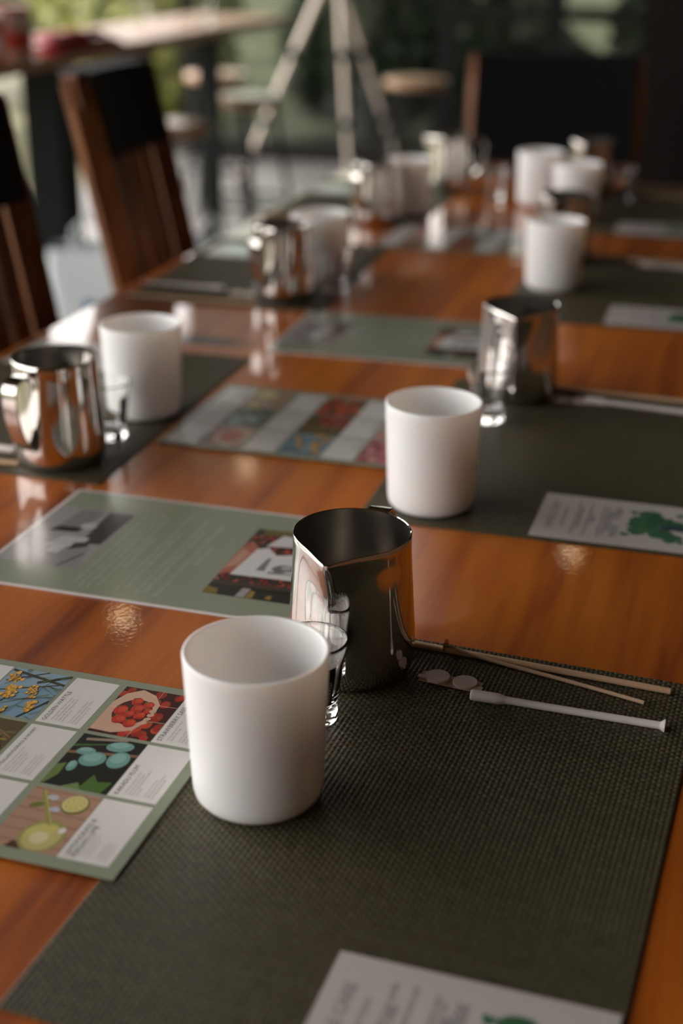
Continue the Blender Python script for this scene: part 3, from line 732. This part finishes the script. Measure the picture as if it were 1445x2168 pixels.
        for cx, cy, a, b in [(.42, .56, .19, .14), (.78, .62, .16, .16), (.66, .86, .2, .1), (.24, .68, .14, .07), (.22, .38, .07, .1)]:
            P_(disc(cx, cy, a, b, 18, .15), (.16, .34, .30)); P_(disc(cx - .02, cy + .03, a * .7, b * .6, 16, .15), (.24, .45, .40))
        P_([(-.02, .35), (.12, .42), (.14, .2), (.05, .02), (-.02, 0)], (.13, .20, .05)); P_([(.55, .0), (.62, .3), (.75, .18), (.95, .22), (.9, 0)], (.07, .15, .03)); P_([(.3, 0), (.5, .12), (.6, 0)], (.16, .24, .08))
    elif kind == 'lime':
        for k in range(6): P_(bar(0, .12 + .17 * k, 1, .1 + .17 * k, .03), (.34, .19, .12))
        P_([(.25, 0), (.75, 0), (.7, .12), (.3, .1)], (.07, .03, .02))
        P_(disc(.72, .8, .19, .16, 20), (.16, .15, .03)); P_(disc(.70, .82, .17, .14, 20), (.66, .62, .30)); P_(disc(.70, .82, .145, .115, 20), (.55, .46, .12))
        P_(disc(.62, .25, .30, .27, 24), (.32, .30, .10)); P_(disc(.62, .24, .25, .22, 24), (.52, .46, .18)); P_(disc(.6, .22, .13, .11, 18), (.62, .5, .25)); P_(bar(.15, .95, .62, .42, .07), (.30, .28, .07)); P_(bar(.17, .95, .64, .42, .02), (.44, .42, .14)); [P_([(.70, .82), (.70 + .13 * math.cos(t_), .82 + .1 * math.sin(t_)), (.70 + .13 * math.cos(t_ + .5), .82 + .1 * math.sin(t_ + .5))], (.66, .58, .22)) for t_ in np.arange(0, 6.2, .785)]; P_(disc(.36, .86, .08, .05, 10, jit=.2), (.5, .5, .58)); P_(disc(.5, .68, .07, .04, 10, jit=.2), (.5, .5, .58)); P_(disc(.56, .32, .2, .1, 16, .3), (.58, .52, .16)); P_(disc(.6, .22, .12, .09, 14), (.68, .62, .36)); P_(disc(.22, .7, .1, .05, 12, .4), (.16, .18, .04)); P_(disc(.82, .38, .05), (.75, .72, .65))
    elif kind == 'banksia':
        for q in range(26): P_(bar(rnd.random(), .3 + .7 * rnd.random(), rnd.random(), .4 + .6 * rnd.random(), .04, .01), rnd.choice([(.35, .22, .05), (.16, .15, .06), (.45, .18, .04), (.05, .04, .02)]))
        P_(disc(.25, .15, .5, .4, 24), (.25, .025, .015))
        for q in range(60): P_(disc(.25 + rnd.gauss(0, .22), .2 + rnd.gauss(0, .17), .018, n=6), rnd.choice([(.4, .05, .03), (.15, .015, .01), (.5, .3, .2)]))
    elif kind == 'grey':
        P_([(.0, .0), (1, 0), (.9, .35), (0, .45)], (.27, .26, .26)); P_([(.66, .98), (.99, .99), (.97, .42), (.72, .40)], (.06, .055, .055)); P_([(.30, .98), (.62, .98), (.55, .6), (.25, .62)], (.22, .21, .21))
        P_([(.2, .55), (.55, .58), (.6, .66), (.25, .64)], (.02, .02, .02)); P_([(.35, .3), (.75, .33), (.78, .5), (.45, .5)], (.5, .5, .5)); P_([(.45, .22), (.6, .2), (.62, .34), (.45, .34)], (.55, .55, .55)); P_([(.66, .28), (.85, .36), (.82, .44), (.66, .40)], (.05, .05, .05))
        P_(bar(.75, .0, .9, .25, .03), (.07, .07, .07)); P_(disc(.6, .7, .1, .06), (.48, .47, .47)); P_([(.02, .0), (.35, .0), (.3, .2), (.02, .3)], (.36, .35, .35))
    elif kind == 'harvest':
        for q in range(240):
            cx, cy = rnd.random(), rnd.uniform(.14, .93)
            if not .16 < cy < .32 or True: P_(disc(cx, cy, rnd.uniform(.012, .026), n=6), rnd.choice([(.30, .012, .010), (.40, .03, .02), (.14, .01, .01), (.5, .1, .07)]))
        P_(bar(0, .16, 1, .17, .06), (.05, .035, .02)); P_([(0, 0), (1, 0), (1, .12), (0, .13)], (.012, .014, .008))
        P_([(0, 0), (.16, 0), (.13, .07), (0, .09)], (.20, .15, .02)); P_([(.36, .0), (.46, .0), (.47, .12), (.38, .12)], (.36, .33, .34)); P_([(.47, .0), (.55, .0), (.54, .09), (.48, .10)], (.28, .19, .03)); P_([(.68, .02), (.75, .01), (.74, .07), (.69, .06)], (.26, .18, .03))
        P_([(.1, .9), (1, .92), (1, 1), (.1, 1)], (.13, .10, .02)); P_([(-.02, .25), (.15, .32), (.2, .7), (.05, .8), (-.02, .6)], (.40, .12, .07)); P_([(.0, .35), (.12, .42), (.14, .62), (.03, .66)], (.55, .28, .2))
        P_([(.12, .28), (1, .30), (1, .66), (.7, .68), (.45, .62), (.3, .72), (.18, .68)], (.72, .71, .71)); P_([(.25, .74), (.75, .78), (.78, .88), (.35, .93)], (.66, .65, .65))
        P_(disc(.66, .45, .13, .06, 14, .2, .25), (.16, .16, .17)); P_(disc(.66, .46, .06, .04, 10, jit=.3), (.45, .44, .44)); P_([(.35, .38), (.45, .38), (.42, .58), (.38, .56)], (.2, .2, .21)); P_(bar(.5, .37, .9, .38, .03, .01), (.2, .2, .2)); P_(bar(.8, .55, .95, .54, .03, .01), (.3, .3, .3))
    else:
        pal = {'rose': [(.70, .45, .38), (.6, .25, .22), (.3, .3, .12)], 'coffee': [(.2, .1, .05), (.35, .16, .08), (.05, .03, .02)], 'orchid': [(.6, .2, .25), (.7, .4, .4), (.3, .04, .06)], 'orange': [(.55, .09, .02), (.45, .03, .02), (.03, .03, .02), (.2, .2, .05)]}[kind]
        for q in range(60): P_(disc(rnd.random(), rnd.random(), rnd.uniform(.04, .12), n=9, jit=.15), rnd.choice(pal))
    return mb
ROWS = [(-.0701, -.0080), (-.1350, -.0738), (-.2005, -.1387)]       # y from, to
COLS_T = [(.0022, .0355), (.0850, .1190), (.1700, .2038), (.2561, .2892)]
COLS_I = [(.0372, .0818), (.1205, .1669), (.2094, .2557)]
PICS = {(1, 0): 'wattle', (1, 1): 'banksia', (1, 2): 'orange', (2, 0): 'berry', (2, 1): 'plum', (2, 2): 'lime', (0, 0): 'orchid', (0, 1): 'rose', (0, 2): 'coffee'}
TXT = {(2, 0): ('GOLDEN WATTLE', .0395, 'Nothing better than fresh cut sweet\nripe watermelon! Get your senses\ntingling with this amazing real to life\nwatermelon scent.\n\nTop Notes: Pineapple, Grapefruit\nMiddle Notes: Watermelon, Hibiscus\nBase Notes: Vanilla, Musk'),
       (3, 0): ('STRAWBERRY SASS', .0445, 'A fruity delight of fresh straw\nsprinkled with sugar\n\nTop Notes: Fresh\nMiddle Notes: Sugar\nBase Notes: Vanilla'),
       (2, 1): ('AUSTRALIAN FLORALS & HONEY', .0545, 'Enjoy the beautiful sweet smell of\nflowers and this fragrance is\na blend of floral notes with a\ntouch of sweet honey\n\nTop Notes: Sweet Lemon\nMiddle Notes: Floral, Honey\nBase Notes: Vanilla, Honey'),
       (3, 1): ('KAKADU PLUM', .0330, 'This fruity fragrance is a fresh\nand sweet scent of the plum\nwith notes of peach and raspberry\nand vanilla\n\nTop Notes: Plum, Peach\nMiddle Notes: Floral, Raspberry\nBase Notes: Musk, Vanilla'),
       (3, 2): ('LEMONGRASS &\nPERSIAN LIME', .0370, '\nA fresh and clean blend of\nlemongrass and lime with\na sweet citrus scent\n\nTop Notes: Lemon\nMiddle Notes: Lime\nBase Notes: Citrus')}
def lettering(mb, body, size, x, y, length=None, align='LEFT', spacing=1., z=Z3, thin=0.):
    """text running towards +Y, its top towards -X"""
    v, f = text_data(body, size, length, align, spacing, thin)
    mb.add([(x - yy, y + xx, z) for xx, yy, _ in v], f)
def base_sheet(name, w_, d_, th, mats, label, cat, border=0):
    o = thing(name, label, cat)
    MB().box((0, -d_, 0), (w_, 0, th)).build('sheet', mats[0], o)
    return o
def fragrance(label):
    o = base_sheet('fragrance_menu', .297, .21, Z1 - .00005, [MT['sage']], label, 'printed sheet')
    for (i, j), kd in PICS.items():
        (a, b), (c, d) = COLS_I[i], ROWS[j]; picture(kd, a, b, c, d).build('printed_photo', MT['photo'], o, ink=True)
    for i, (a, b) in enumerate(COLS_T):
        for j, (c, d) in enumerate(ROWS):
            p = MB().poly([(a, c), (b, c), (b, d), (a, d)], Z1).build('text_panel', MT['panel'], o)
            tt = TXT.get((i, j)) or ('FRAGRANCE', .03, 'A sweet and floral blend\nof fresh notes and scent\nthat is warm and soft\n\nTop Notes: Floral\nMiddle Notes: Rose\nBase Notes: Musk') if True else None
            tl = MB(); lettering(tl, tt[0], .0042, a + .0062, c + .0028, tt[1], spacing=.9, thin=-.00004)
            tl.build('title_lettering', MT['ink'], p)
            bl = MB(); lettering(bl, tt[2], .0021, a + .0105, c + .0045, spacing=1.25, thin=-.00002)
            bl.build('body_lettering', MT['greyink'], p)
    return o
fm = fragrance('')
def put(o, first_used, x, y, z, rz, tilt, label):
    o = o if not first_used else copy_tree(o)
    o.location = (x, y, z); o.rotation_euler = (0, tilt, rz); o['label'] = label; o['group'] = {'fragrance_menu': 'fragrance sheets', 'information_sheet': 'information sheets'}.get(o.name.split('.')[0], 'instruction cards'); return o
put(fm, False, -.5996, .8007, T + .0021, R(-.92), R(-.0), 'sage green sheet of fragrance photos and white text boxes, nearest the camera')
c, s_ = math.cos(R(179.6)), math.sin(R(179.6))
put(fm, True, -.5768 + .297, 1.4768 - .21, T + .0019, R(179.63), 0, 'sage green sheet of fragrance photos left of the second white jar, turned upside down')
put(fm, True, -.615, 2.495, T + .0021, R(-.8), 0, 'sage green sheet of fragrance photos far back, left of the third right jar')
# info sheets
inf = base_sheet('information_sheet', .297, .21, Z1 - .00005, [MT['sheetwhite']], '', 'printed sheet')
MB().poly([(.0035, -.2065), (.2935, -.2065), (.2935, -.0035), (.0035, -.0035)], Z1 - .00002).build('green_field', MT['sage'], inf)
picture('grey', .0035, .0800, -.166, -.043).build('printed_photo', MT['photo'], inf, ink=True)
picture('harvest', .1983, .2760, -.1745, -.038).build('printed_photo', MT['photo'], inf, ink=True)
lt = MB()
for k, (x, a, b, t) in enumerate([(.092, -.19, -.045, 'candles are hand poured in small batches with love and'), (.099, -.195, -.03, 'made from natural soy wax with cotton wicks and scents that'), (.106, -.195, -.035, 'are inspired by the garden and the fruit of this land'),
        (.113, -.19, -.04, 'we gather and share the making with friends and family'), (.120, -.15, -.085, 'around the table'), (.131, -.195, -.03, 'each workshop is a chance to slow down and make something'), (.138, -.185, -.07, 'by hand to take home with you'),
        (.149, -.195, -.035, 'we hope that you enjoy the day and the scents that you'), (.156, -.19, -.06, 'have chosen to blend and pour'), (.167, -.195, -.045, 'thank you for joining us at the table today'), (.176, -.13, -.09, 'with love')]):
    lettering(lt, t, .004, x, a, b - a, z=Z2, thin=-.00003)
lt.build('body_lettering', MT['paleink'], inf)
put(inf, False, -.595, 1.1268, T + .0004, R(-.4), 0, 'green information sheet with a white border, just left of the closest jug')
put(inf, True, -.5901, 1.8411, T + .0004, R(1.76), 0, 'green information sheet with a white border, far one left of the second jug')
# instruction cards
cd = base_sheet('instruction_card', .148, .105, .0004, [MT['cardwhite']], '', 'card')
cl = MB()
lettering(cl, 'CANDLE CARE', .007, .0165, -.086, .064, z=.00048, thin=.00010)
for k, (x, a, b, t) in enumerate([(.026, -.075, -.030, 'burn for two hours'), (.0365, -.091, -.014, 'the first time you light your candle'), (.0405, -.075, -.03, 'let the wax melt'), (.0475, -.092, -.014, 'trim the wick before each burn and'), (.0515, -.06, -.045, 'relight'),
        (.0595, -.092, -.016, 'keep away from drafts and never leave'), (.0635, -.088, -.02, 'a burning candle unattended or near'), (.0675, -.075, -.03, 'children and pets'), (.0745, -.088, -.060, 'enjoy'), (.0745, -.045, -.018, 'relax')]):
    lettering(cl, t, .0035, x, a, b - a, z=.00048, thin=.00007)
cl.build('lettering', MT['greyink'], cd)
tr_ = MB(); rnd = random.Random(3)
z_ = .00046
for q in range(30):
    z_ += .0000008; a = rnd.uniform(0, 6.28); d = rnd.uniform(.0, .026)
    tr_.poly(disc(.109 + d * math.cos(a) * .8, -.053 + d * math.sin(a) * 1.15, rnd.uniform(.006, .011), n=13, jit=.28), z_, rnd.choice([(.055, .17, .085), (.045, .14, .07), (.075, .20, .10)]))
for cx, cy in [(.082, -.078), (.086, -.025), (.128, -.022), (.131, -.083)]: tr_.poly(disc(cx, cy, .004, n=9, jit=.3), z_, (.055, .17, .085))
tr_.poly([(.112, -.050), (.112, -.057), (.145, -.059), (.145, -.047)], z_ + .000002, (.05, .065, .10)); tr_.poly(bar(.125, -.053, .108, -.038, .003, .0012), z_ + .000002, (.05, .065, .10)); tr_.poly(bar(.122, -.054, .106, -.068, .003, .0012), z_ + .000002, (.05, .065, .10))
tr_.build('tree_emblem', MT['photo'], cd, ink=True)
u = False
for x, y, rz, lab in [(-.1655, .5675, -1.8, 'white instruction card with a green tree at the bottom edge of the picture'), (-.161, 1.2495, -.6, 'white instruction card with a green tree on the second right placemat'),
                  (-.184, 2.001, .5, 'white instruction card with a green tree on the third right placemat'), (-.240, 2.633, .5, 'white instruction card on the far right placemat'),
                  (-.730, 1.483, 180.5, 'instruction card at the back of the left placemat behind the left-hand jug'), (-.718, 2.135, 182, 'instruction card on the placemat beside the slatted chair'), (-.735, 2.755, 180.5, 'instruction card on the far left placemat')]:
    put(cd, u, x, y, T + MATH + .0004, R(rz), 0, lab)['group'] = 'instruction cards'; u = True
